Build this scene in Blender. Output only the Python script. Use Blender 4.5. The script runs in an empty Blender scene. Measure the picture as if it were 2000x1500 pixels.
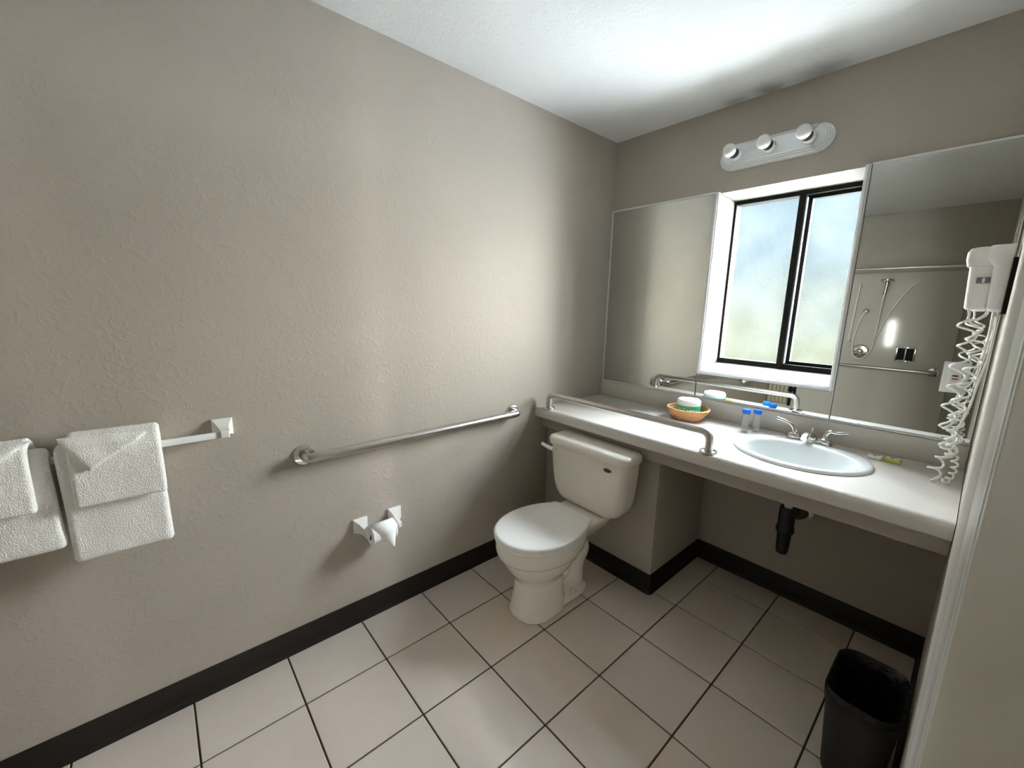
import bpy, bmesh, math, random
from mathutils import Vector, Matrix, noise as mnoise
random.seed(7)
SC = bpy.context.scene
COL = SC.collection
PI = math.pi

# ------------------------------------------------------------------ camera, world, light, exposure
CAM_POS = (1.68228, -2.30134, 1.43282)
yaw, pitch, roll = math.radians(-48.76909), math.radians(-10.74043), math.radians(1.21039)
fw = Vector((math.sin(yaw)*math.cos(pitch), math.cos(yaw)*math.cos(pitch), math.sin(pitch)))
rt = Vector((math.cos(yaw), -math.sin(yaw), 0)); up = rt.cross(fw)
r2 = math.cos(roll)*rt + math.sin(roll)*up
u2 = -math.sin(roll)*rt + math.cos(roll)*up
cam_data = bpy.data.cameras.new('camera'); cam = bpy.data.objects.new('camera', cam_data); COL.objects.link(cam)
M = Matrix.Identity(4)
for i in range(3):
    M[i][0] = r2[i]; M[i][1] = u2[i]; M[i][2] = -fw[i]; M[i][3] = CAM_POS[i]
cam.matrix_world = M
cam_data.sensor_width = 36.0; cam_data.lens = 36.0*801.03/2000.0
cam_data.clip_start = 0.01; cam_data.clip_end = 200
SC.camera = cam

SC.view_settings.view_transform = 'Standard'; SC.view_settings.look = 'None'
SC.view_settings.gamma = 1.0; SC.view_settings.use_curve_mapping = False
SC.view_settings.exposure = 0.0
SC.cycles.max_bounces = 14; SC.cycles.diffuse_bounces = 8; SC.cycles.glossy_bounces = 6
SC.cycles.transmission_bounces = 8; SC.cycles.transparent_max_bounces = 12
SC.cycles.caustics_reflective = False; SC.cycles.caustics_refractive = False
SC.cycles.use_denoising = True
SC.cycles.sample_clamp_indirect = 0.0

world = bpy.data.worlds.new('world'); SC.world = world; world.use_nodes = True
wn = world.node_tree; wn.nodes.clear()
wo = wn.nodes.new('ShaderNodeOutputWorld'); wb = wn.nodes.new('ShaderNodeBackground')
wt = wn.nodes.new('ShaderNodeTexCoord'); ws = wn.nodes.new('ShaderNodeSeparateXYZ'); wr = wn.nodes.new('ShaderNodeValToRGB')
wn.links.new(wt.outputs['Generated'], ws.inputs[0]); wn.links.new(ws.outputs['Z'], wr.inputs[0])
wr.color_ramp.elements[0].position = 0.0; wr.color_ramp.elements[0].color = (1.0, 0.97, 0.92, 1)
wr.color_ramp.elements[1].position = 0.8; wr.color_ramp.elements[1].color = (0.80, 0.90, 1.0, 1)
wn.links.new(wr.outputs[0], wb.inputs[0]); wb.inputs[1].default_value = 88.0
wn.links.new(wb.outputs[0], wo.inputs[0])

# the only light is the bright hazy sky and the paving it lights, coming in through the window;
# the portal marks the window opening so that the renderer samples that sky well
pd = bpy.data.lights.new('window_portal', 'AREA'); pd.shape = 'RECTANGLE'; pd.size = 0.60; pd.size_y = 0.95
pd.cycles.is_portal = True
po = bpy.data.objects.new('window_portal', pd); COL.objects.link(po)
po.location = (0.967, 0.262, 1.576); po.rotation_euler = (math.radians(-90), 0, 0)

# ------------------------------------------------------------------ materials
MATS = {}
def mat(name, col, rough=0.5, metal=0.0, var=0.0, vscale=8.0, bump=0.0, bscale=60.0, bdist=0.002, spec=0.5, coat=0.0,
        bdetail=4.0, trans=0.0, ior=1.45, sheen=0.0, rough_var=0.0):
    m = bpy.data.materials.new(name); m.use_nodes = True
    nt = m.node_tree; b = nt.nodes['Principled BSDF']
    b.inputs['Base Color'].default_value = (*col, 1); b.inputs['Roughness'].default_value = rough
    b.inputs['Metallic'].default_value = metal; b.inputs['Specular IOR Level'].default_value = spec
    b.inputs['Coat Weight'].default_value = coat; b.inputs['Transmission Weight'].default_value = trans
    b.inputs['IOR'].default_value = ior; b.inputs['Sheen Weight'].default_value = sheen
    tc = nt.nodes.new('ShaderNodeTexCoord')
    if var > 0:
        n = nt.nodes.new('ShaderNodeTexNoise'); n.inputs['Scale'].default_value = vscale; n.inputs['Detail'].default_value = 5
        nt.links.new(tc.outputs['Object'], n.inputs['Vector'])
        mx = nt.nodes.new('ShaderNodeMix'); mx.data_type = 'RGBA'
        mx.inputs['A'].default_value = (*[c*(1-var) for c in col], 1); mx.inputs['B'].default_value = (*[min(1, c*(1+var)) for c in col], 1)
        nt.links.new(n.outputs['Fac'], mx.inputs['Factor']); nt.links.new(mx.outputs['Result'], b.inputs['Base Color'])
    if bump > 0:
        n2 = nt.nodes.new('ShaderNodeTexNoise'); n2.inputs['Scale'].default_value = bscale; n2.inputs['Detail'].default_value = bdetail
        nt.links.new(tc.outputs['Object'], n2.inputs['Vector'])
        bp = nt.nodes.new('ShaderNodeBump'); bp.inputs['Strength'].default_value = bump; bp.inputs['Distance'].default_value = bdist
        nt.links.new(n2.outputs['Fac'], bp.inputs['Height']); nt.links.new(bp.outputs['Normal'], b.inputs['Normal'])
    MATS[name] = m
    return m

def wall_paint(name, col, rough, spec, strength):
    """eggshell paint over a hand trowelled skip texture: flat areas with raised flecks and orange peel"""
    m = bpy.data.materials.new(name); m.use_nodes = True
    nt = m.node_tree; b = nt.nodes['Principled BSDF']
    b.inputs['Roughness'].default_value = rough; b.inputs['Specular IOR Level'].default_value = spec
    geo = nt.nodes.new('ShaderNodeNewGeometry')
    n0 = nt.nodes.new('ShaderNodeTexNoise'); n0.inputs['Scale'].default_value = 2.5; n0.inputs['Detail'].default_value = 4
    nt.links.new(geo.outputs['Position'], n0.inputs['Vector'])
    mx = nt.nodes.new('ShaderNodeMix'); mx.data_type = 'RGBA'
    mx.inputs['A'].default_value = (*[c*0.96 for c in col], 1); mx.inputs['B'].default_value = (*[c*1.04 for c in col], 1)
    nt.links.new(n0.outputs['Fac'], mx.inputs['Factor']); nt.links.new(mx.outputs['Result'], b.inputs['Base Color'])
    n1 = nt.nodes.new('ShaderNodeTexNoise'); n1.inputs['Scale'].default_value = 34; n1.inputs['Detail'].default_value = 5; n1.inputs['Distortion'].default_value = 1.2
    n2 = nt.nodes.new('ShaderNodeTexNoise'); n2.inputs['Scale'].default_value = 130; n2.inputs['Detail'].default_value = 2
    for n in (n1, n2): nt.links.new(geo.outputs['Position'], n.inputs['Vector'])
    rp = nt.nodes.new('ShaderNodeValToRGB'); rp.color_ramp.elements[0].position = 0.50; rp.color_ramp.elements[1].position = 0.64
    nt.links.new(n1.outputs['Fac'], rp.inputs[0])
    ad = nt.nodes.new('ShaderNodeMath'); ad.operation = 'MULTIPLY_ADD'; ad.inputs[1].default_value = 0.22
    nt.links.new(n2.outputs['Fac'], ad.inputs[0]); nt.links.new(rp.outputs[0], ad.inputs[2])
    bp = nt.nodes.new('ShaderNodeBump'); bp.inputs['Strength'].default_value = strength; bp.inputs['Distance'].default_value = 0.0025
    nt.links.new(ad.outputs[0], bp.inputs['Height']); nt.links.new(bp.outputs['Normal'], b.inputs['Normal'])
    MATS[name] = m
    return m

wall_paint('taupe_wall', (0.445, 0.402, 0.35), 0.52, 0.25, 0.17)
wall_paint('ceiling_white', (0.755, 0.765, 0.775), 0.6, 0.3, 0.25)
def soot_on_ceiling():
    """smoke marks left on the ceiling above the three lamps"""
    m = MATS['ceiling_white']; nt = m.node_tree; b = nt.nodes['Principled BSDF']
    src = b.inputs['Base Color'].links[0].from_socket
    geo = nt.nodes.new('ShaderNodeNewGeometry'); sep = nt.nodes.new('ShaderNodeSeparateXYZ'); nt.links.new(geo.outputs['Position'], sep.inputs[0])
    nz = nt.nodes.new('ShaderNodeTexNoise'); nz.inputs['Scale'].default_value = 9; nz.inputs['Detail'].default_value = 6
    nt.links.new(geo.outputs['Position'], nz.inputs['Vector'])
    total = None
    for cx, sx, sy, amp in ((0.70, 0.055, 0.055, 0.8), (0.86, 0.06, 0.075, 0.9), (1.05, 0.11, 0.085, 0.7), (0.82, 0.30, 0.02, 0.3)):
        def m2(op, a, bb):
            n = nt.nodes.new('ShaderNodeMath'); n.operation = op
            for i, v in ((0, a), (1, bb)):
                if isinstance(v, (int, float)): n.inputs[i].default_value = v
                else: nt.links.new(v, n.inputs[i])
            return n.outputs[0]
        dx = m2('DIVIDE', m2('SUBTRACT', sep.outputs['X'], cx), sx); dy = m2('DIVIDE', m2('ADD', sep.outputs['Y'], 0.02), sy)
        d2 = m2('ADD', m2('MULTIPLY', dx, dx), m2('MULTIPLY', dy, dy))
        g = m2('MULTIPLY', m2('POWER', 2.718, m2('MULTIPLY', d2, -1.0)), amp)
        total = g if total is None else m2('MAXIMUM', total, g)
    nzz = m2('MULTIPLY', nz.outputs['Fac'], 1.5)
    f = m2('MULTIPLY', total, nzz); f = m2('MINIMUM', f, 0.75)
    mx = nt.nodes.new('ShaderNodeMix'); mx.data_type = 'RGBA'; mx.inputs['B'].default_value = (0.20, 0.20, 0.19, 1)
    nt.links.new(f, mx.inputs['Factor']); nt.links.new(src, mx.inputs['A']); nt.links.new(mx.outputs['Result'], b.inputs['Base Color'])
soot_on_ceiling()
mat('grout', (0.085, 0.055, 0.036), 0.85, bump=0.3, bscale=300)
mat('baseboard_vinyl', (0.012, 0.0085, 0.0065), 0.5, var=0.15, bump=0.1, bscale=40, spec=0.3)
mat('porcelain', (0.90, 0.86, 0.80), 0.10, spec=0.6, coat=0.3)
mat('seat_plastic', (0.93, 0.92, 0.90), 0.22, spec=0.5)
mat('sink_white', (0.68, 0.70, 0.70), 0.08, spec=0.6, coat=0.3)
mat('counter_laminate', (0.65, 0.62, 0.58), 0.27, var=0.03, vscale=30, spec=0.5)
mat('splash_laminate', (0.62, 0.58, 0.53), 0.30, var=0.03, vscale=20)
mat('brushed_steel', (0.55, 0.53, 0.50), 0.28, metal=1.0, bump=0.015, bscale=200)
mat('chrome', (0.75, 0.75, 0.75), 0.10, metal=1.0)
mat('nickel', (0.62, 0.60, 0.57), 0.20, metal=1.0)
mat('mirror', (0.80, 0.83, 0.80), 0.0, metal=1.0)
mat('aluminium_white', (0.72, 0.72, 0.71), 0.35, spec=0.5, var=0.05)
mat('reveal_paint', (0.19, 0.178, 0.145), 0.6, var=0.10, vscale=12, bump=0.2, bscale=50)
mat('window_black', (0.014, 0.013, 0.012), 0.5, var=0.5, vscale=30, spec=0.1)
mat('window_edge', (0.20, 0.23, 0.25), 0.4)
mat('towel', (0.94, 0.935, 0.91), 0.95, var=0.06, vscale=160, bump=0.8, bscale=320, bdist=0.005, spec=0.1, sheen=0.3)
mat('towel_band', (0.78, 0.78, 0.77), 0.9, bump=0.5, bscale=250, bdist=0.002, spec=0.1)
mat('paper', (0.86, 0.86, 0.86), 0.95, bump=0.2, bscale=150, spec=0.1)
mat('cardboard', (0.12, 0.08, 0.05), 0.9)
mat('white_plastic', (0.80, 0.80, 0.79), 0.30, var=0.03)
mat('ceramic_white', (0.82, 0.81, 0.79), 0.2, spec=0.6)
mat('black_rubber', (0.012, 0.012, 0.016), 0.5)
mat('bin_plastic', (0.014, 0.013, 0.012), 0.55, bump=0.5, bscale=260, bdist=0.002)
mat('bag_film', (0.005, 0.005, 0.006), 0.28, bump=0.8, bscale=30, bdist=0.01)
mat('wicker', (0.58, 0.30, 0.13), 0.6, var=0.35, vscale=60)
mat('wrap_green', (0.04, 0.47, 0.36), 0.4, var=0.1)
mat('wrap_white', (0.82, 0.86, 0.86), 0.4, bump=0.4, bscale=60)
mat('wrap_pale', (0.62, 0.84, 0.74), 0.4)
mat('cap_blue', (0.01, 0.16, 0.68), 0.3)
mat('clear_plastic', (0.97, 0.98, 0.98), 0.10, trans=0.84, ior=1.2)
mat('soap_cream', (0.74, 0.72, 0.60), 0.5)
mat('soap_yellow', (0.55, 0.50, 0.10), 0.5)
mat('ink', (0.05, 0.05, 0.05), 0.6)
mat('badge', (0.10, 0.085, 0.07), 0.35)
mat('red_button', (0.35, 0.03, 0.03), 0.4)
mat('bulb_glass', (0.82, 0.83, 0.83), 0.08, spec=0.7)
mat('fixture', (0.74, 0.76, 0.78), 0.22, metal=0.2)
mat('shower_panel', (0.62, 0.60, 0.54), 0.12, var=0.03, spec=0.5)
mat('seat_slat', (0.44, 0.38, 0.28), 0.6, var=0.2, vscale=10)
mat('door_paint', (0.50, 0.46, 0.39), 0.65, bump=0.15, bscale=90, spec=0.15)
mat('jamb_paint', (0.60, 0.58, 0.54), 0.35, var=0.12, vscale=25, bump=0.5, bscale=70, bdist=0.003)
mat('paving', (0.80, 0.79, 0.78), 0.9, var=0.12, vscale=4)
mat('damper_dark', (0.24, 0.23, 0.21), 0.95, var=0.2, vscale=12)  # dark surface for the added strip below the window
def sky_screen_material():
    """near-black screen tinted like daylight in the panes: yellow-green low, bluish above"""
    m = mat('sky_screen_tint', (0.0082, 0.0112, 0.0132), 1.0, spec=0.0); nt = m.node_tree; b = nt.nodes['Principled BSDF']
    geo = nt.nodes.new('ShaderNodeNewGeometry'); sep = nt.nodes.new('ShaderNodeSeparateXYZ'); nt.links.new(geo.outputs['Position'], sep.inputs[0])
    n = nt.nodes.new('ShaderNodeTexNoise'); n.inputs['Scale'].default_value = 2.2; n.inputs['Detail'].default_value = 6
    nt.links.new(geo.outputs['Position'], n.inputs['Vector'])
    ma = nt.nodes.new('ShaderNodeMath'); ma.operation = 'MULTIPLY_ADD'; ma.inputs[1].default_value = 1.1
    nt.links.new(n.outputs['Fac'], ma.inputs[0]); nt.links.new(sep.outputs['Z'], ma.inputs[2])
    mr = nt.nodes.new('ShaderNodeMapRange'); mr.interpolation_type = 'SMOOTHSTEP'
    mr.inputs['From Min'].default_value = 1.35; mr.inputs['From Max'].default_value = 2.75
    nt.links.new(ma.outputs[0], mr.inputs['Value'])
    mx = nt.nodes.new('ShaderNodeMix'); mx.data_type = 'RGBA'  # window daylight painted in as a vertical blend of two tints
    mx.inputs['A'].default_value = (0.0120, 0.0124, 0.0085, 1); mx.inputs['B'].default_value = (0.0080, 0.0107, 0.0126, 1)
    nt.links.new(mr.outputs[0], mx.inputs['Factor']); nt.links.new(mx.outputs['Result'], b.inputs['Base Color'])
sky_screen_material()
mat('stop_paint', (0.80, 0.79, 0.76), 0.3, bump=0.2, bscale=60)
mat('cord_white', (0.80, 0.80, 0.77), 0.35)

def tile_mat(i):
    f = 1 + random.uniform(-0.035, 0.035)
    c = (0.72*f, 0.63*f*random.uniform(0.99, 1.01), 0.56*f*random.uniform(0.985, 1.015))
    return mat('tile_glaze_%d' % i, c, 0.34, var=0.05, vscale=14, bump=0.08, bscale=70, spec=0.45)
TILES = [tile_mat(i) for i in range(6)]

def pane_material():
    m = bpy.data.materials.new('frosted_glass'); m.use_nodes = True
    nt = m.node_tree; nt.nodes.clear()
    out = nt.nodes.new('ShaderNodeOutputMaterial')
    tr = nt.nodes.new('ShaderNodeBsdfTransparent'); tr.inputs[0].default_value = (0.97, 0.99, 0.98, 1)
    tl = nt.nodes.new('ShaderNodeBsdfTranslucent'); tl.inputs[0].default_value = (0.86, 0.93, 0.92, 1)
    gl = nt.nodes.new('ShaderNodeBsdfGlossy'); gl.inputs['Roughness'].default_value = 0.3
    geo = nt.nodes.new('ShaderNodeNewGeometry')
    n = nt.nodes.new('ShaderNodeTexNoise'); n.inputs['Scale'].default_value = 90; n.inputs['Detail'].default_value = 6
    n2 = nt.nodes.new('ShaderNodeTexNoise'); n2.inputs['Scale'].default_value = 7; n2.inputs['Detail'].default_value = 4
    for q in (n, n2): nt.links.new(geo.outputs['Position'], q.inputs['Vector'])
    ma = nt.nodes.new('ShaderNodeMath'); ma.operation = 'ADD'
    nt.links.new(n.outputs['Fac'], ma.inputs[0]); nt.links.new(n2.outputs['Fac'], ma.inputs[1])
    mr = nt.nodes.new('ShaderNodeMapRange'); mr.inputs['From Min'].default_value = 0.7; mr.inputs['From Max'].default_value = 1.3
    mr.inputs['To Min'].default_value = 0.001; mr.inputs['To Max'].default_value = 0.007
    nt.links.new(ma.outputs[0], mr.inputs['Value'])
    m1 = nt.nodes.new('ShaderNodeMixShader'); nt.links.new(mr.outputs[0], m1.inputs[0])
    nt.links.new(tr.outputs[0], m1.inputs[1]); nt.links.new(tl.outputs[0], m1.inputs[2])
    m2 = nt.nodes.new('ShaderNodeMixShader'); m2.inputs[0].default_value = 0.04
    nt.links.new(m1.outputs[0], m2.inputs[1]); nt.links.new(gl.outputs[0], m2.inputs[2])
    nt.links.new(m2.outputs[0], out.inputs['Surface'])
    MATS['frosted_glass'] = m
pane_material()

# ------------------------------------------------------------------ mesh helpers
class MB:
    def __init__(self): self.bm = bmesh.new()
    def box(self, x0, x1, y0, y1, z0, z1, bev=0.0, seg=2):
        vs = [self.bm.verts.new((x, y, z)) for x in (x0, x1) for y in (y0, y1) for z in (z0, z1)]
        fs = [(0, 1, 3, 2), (4, 6, 7, 5), (0, 4, 5, 1), (2, 3, 7, 6), (0, 2, 6, 4), (1, 5, 7, 3)]
        faces = [self.bm.faces.new([vs[i] for i in f]) for f in fs]
        if bev > 0:
            es = list({e for f in faces for e in f.edges})
            bmesh.ops.bevel(self.bm, geom=es, offset=bev, segments=seg, profile=0.5, affect='EDGES')
        return self
    def loft(self, rings, cap0=True, cap1=True, closed=True):
        R = [[self.bm.verts.new(p) for p in r] for r in rings]
        n = len(rings[0])
        for a, b in zip(R[:-1], R[1:]):
            for i in range(n if closed else n-1):
                j = (i+1) % n
                try: self.bm.faces.new((a[i], a[j], b[j], b[i]))
                except ValueError: pass
        if cap0 and closed: self.bm.faces.new(list(reversed(R[0])))
        if cap1 and closed: self.bm.faces.new(R[-1])
        return self
    def tube(self, path, r, n=12, cap=True):
        P = [Vector(p) for p in path]; rings = []
        T0 = (P[1]-P[0]).normalized()
        N = T0.orthogonal().normalized()
        for i, p in enumerate(P):
            if i == 0: T = T0
            elif i == len(P)-1: T = (P[-1]-P[-2]).normalized()
            else: T = ((P[i+1]-p).normalized()+(p-P[i-1]).normalized()).normalized()
            N = (N - T*N.dot(T)).normalized(); B = T.cross(N)
            rr = r[i] if isinstance(r, (list, tuple)) else r
            rings.append([p+(N*math.cos(2*PI*k/n)+B*math.sin(2*PI*k/n))*rr for k in range(n)])
        return self.loft(rings, cap, cap)
    def lathe(self, prof, c=(0, 0, 0), axis='z', n=32, cap0=True, cap1=True):
        rings = []
        for r, h in prof:
            ring = []
            for k in range(n):
                a = 2*PI*k/n; u, v = r*math.cos(a), r*math.sin(a)
                q = {'z': (u, v, h), 'y': (u, h, v), 'x': (h, u, v)}[axis]
                ring.append((c[0]+q[0], c[1]+q[1], c[2]+q[2]))
            rings.append(ring)
        return self.loft(rings, cap0, cap1)
    def quad(self, *pts):
        self.bm.faces.new([self.bm.verts.new(p) for p in pts]); return self
    def build(self, name, m, parent=None, smooth=None, kind=None):
        bmesh.ops.recalc_face_normals(self.bm, faces=self.bm.faces[:])
        me = bpy.data.meshes.new(name); self.bm.to_mesh(me); self.bm.free()
        if isinstance(m, str): m = MATS[m]
        me.materials.append(m)
        if smooth is not None:
            for p in me.polygons: p.use_smooth = True
            me.set_sharp_from_angle(angle=math.radians(smooth))
        o = bpy.data.objects.new(name, me); COL.objects.link(o)
        if parent is not None: put(o, parent)
        if kind: o['kind'] = kind
        return o

def put(o, parent):
    o.parent = parent
    o.matrix_parent_inverse = Matrix.Translation(-parent.location) if parent.type == 'EMPTY' else Matrix.Identity(4)
def thing(name, label, cat, loc=(0, 0, 0), group=None):
    o = bpy.data.objects.new(name, None); COL.objects.link(o); o.location = loc; o.empty_display_size = 0.05
    o['label'] = label; o['category'] = cat
    if group: o['group'] = group
    return o
def tag(o, label, cat, group=None):
    o['label'] = label; o['category'] = cat
    if group: o['group'] = group
    return o
def arc(path_pts, r, seg=8):
    """polyline with rounded corners"""
    P = [Vector(p) for p in path_pts]; out = [P[0]]
    for a, b, c in zip(P[:-2], P[1:-1], P[2:]):
        d0 = (a-b).normalized(); d1 = (c-b).normalized(); ang = d0.angle(d1); t = r/math.tan(ang/2)
        t = min(t, (a-b).length*0.49, (c-b).length*0.49)
        p0 = b+d0*t; p1 = b+d1*t
        for k in range(seg+1):
            s = k/seg; out.append(p0*(1-s)**2 + b*2*s*(1-s) + p1*s*s)
    out.append(P[-1]); return out
def catmull(pts, seg=8):
    P = [Vector(p) for p in pts]; P = [P[0]*2-P[1]]+P+[P[-1]*2-P[-2]]; out = []
    for i in range(1, len(P)-2):
        for k in range(seg):
            t = k/seg; a, b, c, d = P[i-1:i+3]
            out.append(0.5*((2*b)+(c-a)*t+(2*a-5*b+4*c-d)*t*t+(3*b-a-3*c+d)*t**3))
    out.append(P[-2]); return out
def ring_super(cx, cy, z, a, b, n=40, p=2.0, bf=None):
    """superellipse ring; bf: other half-length towards -y"""
    out = []
    for k in range(n):
        t = 2*PI*k/n; c, s = math.cos(t), math.sin(t)
        x = a*math.copysign(abs(c)**(2/p), c); bb = b if (s >= 0 or bf is None) else bf
        out.append((cx+x, cy+bb*math.copysign(abs(s)**(2/p), s), z))
    return out

# ------------------------------------------------------------------ the room
W, H, YR = 1.712, 2.44, -3.5
BH = 0.107
XWL, XWR, ZWB, ZWT = 0.668, 1.252, 1.105, 2.030     # window opening

fl = MB().box(0, W+0.03, YR, 0, -0.06, -0.006).build('floor', 'grout', kind='structure')
P, X0, Y0, G = 0.306, 0.2719, -0.1896, 0.0028
xl = [-0.0001]+[X0+P*i for i in range(0, 5)]+[W+0.028]
yl = [0.0]+[Y0-P*j for j in range(0, 11)]
yl = [y for y in yl if y > YR+0.2]+[YR]
mesh_cache = {}
for i in range(len(xl)-1):
    for j in range(len(yl)-1):
        x0, x1, y1, y0 = xl[i]+G, xl[i+1]-G, yl[j]-G, yl[j+1]+G
        if x1-x0 < 0.02 or y1-y0 < 0.02: continue
        if x1 < 0.75 and y0 > -0.52: continue
        key = (round(x1-x0, 4), round(y1-y0, 4))
        mi = random.randrange(6)
        if (key, mi) not in mesh_cache:
            t = MB().box(0, key[0], 0, key[1], -0.006, 0.0, 0.0016, 1).build('tile', TILES[mi], smooth=30)
            mesh_cache[(key, mi)] = t.data
        else:
            t = bpy.data.objects.new('tile', mesh_cache[(key, mi)]); COL.objects.link(t)
        t.parent = fl; t.location = (x0, y0, random.uniform(-0.0006, 0.0002))

MB().box(-0.1, W+0.1, YR-0.1, 0.25, H, H+0.1).build('ceiling', 'ceiling_white', kind='structure')
MB().box(-0.12, 0, YR-0.1, 0.25, -0.06, H).build('wall_left', 'taupe_wall', kind='structure')
wb_ = MB()
DW = 0.25
wb_.box(0, XWL, 0, DW, -0.06, H); wb_.box(XWR, W+0.12, 0, DW, -0.06, H)
wb_.box(XWL, XWR, 0, DW, -0.06, ZWB); wb_.box(XWL, XWR, 0, DW, ZWT, H)
wb_.build('wall_back', 'taupe_wall', kind='structure')
MB().box(0, W+0.12, YR-0.1, YR, -0.06, H).build('wall_rear', 'taupe_wall', kind='structure')
# right wall with a door set into it close beside the camera
DY0, DY1, DZ = -1.30, -2.56, 2.05
wr_ = MB()
wr_.box(W, W+0.12, DY0, 0, -0.06, H); wr_.box(W, W+0.12, YR, DY1, -0.06, H); wr_.box(W, W+0.12, DY1, DY0, DZ, H)
wr_.build('wall_right', 'taupe_wall', kind='structure')
d1 = thing('door_1', '', '', (W, DY0, 0)); d1['kind'] = 'structure'
for k in ('label', 'category'): del d1[k]
MB().box(W+0.0015, W+0.05, DY1+0.02, -1.618, 0.01, DZ-0.03, 0.002).build('door_leaf', 'door_paint', d1)
MB().box(W-0.0008, W+0.11, -1.575, DY0-0.004, 0.0, DZ-0.002, 0.002).build('door_jamb', 'jamb_paint', d1, smooth=40)
MB().box(W-0.0025, W+0.10, -1.596, -1.578, 0.0, DZ-0.022, 0.002).build('door_stop', 'stop_paint', d1, smooth=40)
MB().box(W-0.0005, W+0.10, -1.614, -1.602, 0.0, DZ-0.022, 0.002).build('door_stop', 'stop_paint', d1, smooth=40)
MB().box(W-0.0008, W+0.11, DY1, DY1+0.016, 0.0, DZ-0.002, 0.002).build('door_jamb', 'jamb_paint', d1, smooth=40)
MB().box(W-0.0008, W+0.11, DY1+0.016, -1.578, DZ-0.020, DZ-0.002, 0.002).build('door_head', 'jamb_paint', d1)
# boxed chase under the counter at the left
MB().box(0, 0.753, -0.529, 0, 0.0, 0.793, 0.006, 2).build('wall_chase', 'taupe_wall', kind='structure', smooth=40)

def baseboard(name, pts):
    """vinyl cove base swept along pts (room on the left hand of travel)"""
    prof = [(0.0, 0.0), (0.013, 0.0), (0.011, 0.004), (0.006, 0.012), (0.004, 0.022), (0.0035, BH-0.002), (0.002, BH), (0.0, BH)]
    Pn = [Vector((x, y)) for x, y in pts]; rings = []
    for i, p in enumerate(Pn):
        ds = []
        if i > 0: ds.append((p-Pn[i-1]).normalized())
        if i < len(Pn)-1: ds.append((Pn[i+1]-p).normalized())
        ns = [Vector((-d.y, d.x)) for d in ds]
        nn = ns[0] if len(ns) == 1 else (ns[0]+ns[1])/(1+ns[0].dot(ns[1]))
        rings.append([(p.x+nn.x*a, p.y+nn.y*a, z) for a, z in prof])
    return MB().loft(rings).build(name, 'baseboard_vinyl', kind='structure', smooth=50)
baseboard('baseboard_left', [(0.0005, -0.531), (0.0005, YR+0.002)][::-1][::-1])
rc = 0.012
cor = [(0.753-rc+rc*math.sin(a)+0.0005, -0.529+rc-rc*math.cos(a)-0.0005) for a in [k*PI/2/5 for k in range(6)]]
baseboard('baseboard_back', [(W-0.0005, -1.275), (W-0.0005, -0.0005), (0.7535, -0.0005)] + cor[::-1] + [(0.002, -0.5295)])
for o in bpy.data.objects:
    pass

# ------------------------------------------------------------------ window
win = thing('window_1', '', '', (0.96, 0.1, ZWB)); win['kind'] = 'structure'
for k in ('label', 'category'): del win[k]
YF = 0.15
IL, IR, IB, IT = 0.684, 1.250, 1.140, 2.012        # frame opening seen at depth YF
rv = MB()
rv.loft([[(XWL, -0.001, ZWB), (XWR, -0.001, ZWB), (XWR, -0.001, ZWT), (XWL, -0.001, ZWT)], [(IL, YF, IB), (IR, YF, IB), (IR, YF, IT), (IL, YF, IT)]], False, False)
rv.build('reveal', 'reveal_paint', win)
fr = MB()
def frame_strips(mb, x0, x1, z0, z1, y0, y1, w, wt=None, wb=None, bev=0.0):
    wt = w if wt is None else wt; wb = w if wb is None else wb
    mb.box(x0, x0+w, y0, y1, z0, z1, bev); mb.box(x1-w, x1, y0, y1, z0, z1, bev)
    mb.box(x0+w, x1-w, y0, y1, z0, z0+wb, bev); mb.box(x0+w, x1-w, y0, y1, z1-wt, z1, bev)
    return mb
frame_strips(MB(), IL, IR, IB, IT, YF, YF+0.06, 0.012, 0.02, 0.026).build('window_frame', 'window_black', win)
# fixed left pane (nearer) with its meeting stile, sliding right sash set further out
MB().box(0.985, 1.012, YF-0.004, YF+0.02, IB, IT).build('meeting_stile', 'window_black', win)
sash = frame_strips(MB(), 1.004, IR-0.002, IB+0.022, IT-0.014, YF+0.03, YF+0.055, 0.03, 0.022, 0.02).build('sash', 'window_black', win)
MB().box(1.0121, 1.018, YF, YF+0.03, IB+0.03, IT-0.03).build('sash_edge', 'window_edge', win)
MB().box(IL+0.010, 0.99, YF+0.010, YF+0.014, IB+0.02, IT-0.018).build('pane', 'frosted_glass', win)
MB().box(1.03, IR-0.02, YF+0.040, YF+0.044, IB+0.04, IT-0.034).build('pane', 'frosted_glass', sash)
# white casing channels around the opening
def casing(x0, x1, z0, z1, name='casing'):
    m_ = MB().box(x0, x1, -0.016, 0.001, z0, z1, 0.003)
    if z1-z0 > x1-x0: m_.box(x0+0.006, x1-0.006, -0.021, -0.015, z0+0.004, z1-0.004, 0.002)
    else: m_.box(x0+0.004, x1-0.004, -0.021, -0.015, z0+0.006, z1-0.006, 0.002)
    m_.build(name, 'aluminium_white', win, smooth=40)
casing(0.646, 0.668, 1.083, 2.036); casing(1.252, 1.272, 1.083, 2.036); casing(0.668, 1.252, 1.083, 1.105)
# yard outside: pale paving, and an added near-black screen that hides the bright sky behind the panes
MB().box(-14, 16, 0.3, 30, -0.5, -0.4).build('ground_outside', 'paving', kind='structure')
MB().box(-3.0, 5.0, 0.3, 1.5, -0.3995, -0.36, 0.01).build('bounce_damper', 'damper_dark', kind='structure')  # added dark strip, unseen, cuts the light bounced up to the ceiling
MB().box(-1.6, 1.02, 2.6, 4.2, -0.4, 3.0).build('sky_screen', 'sky_screen_tint', kind='structure')

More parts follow.
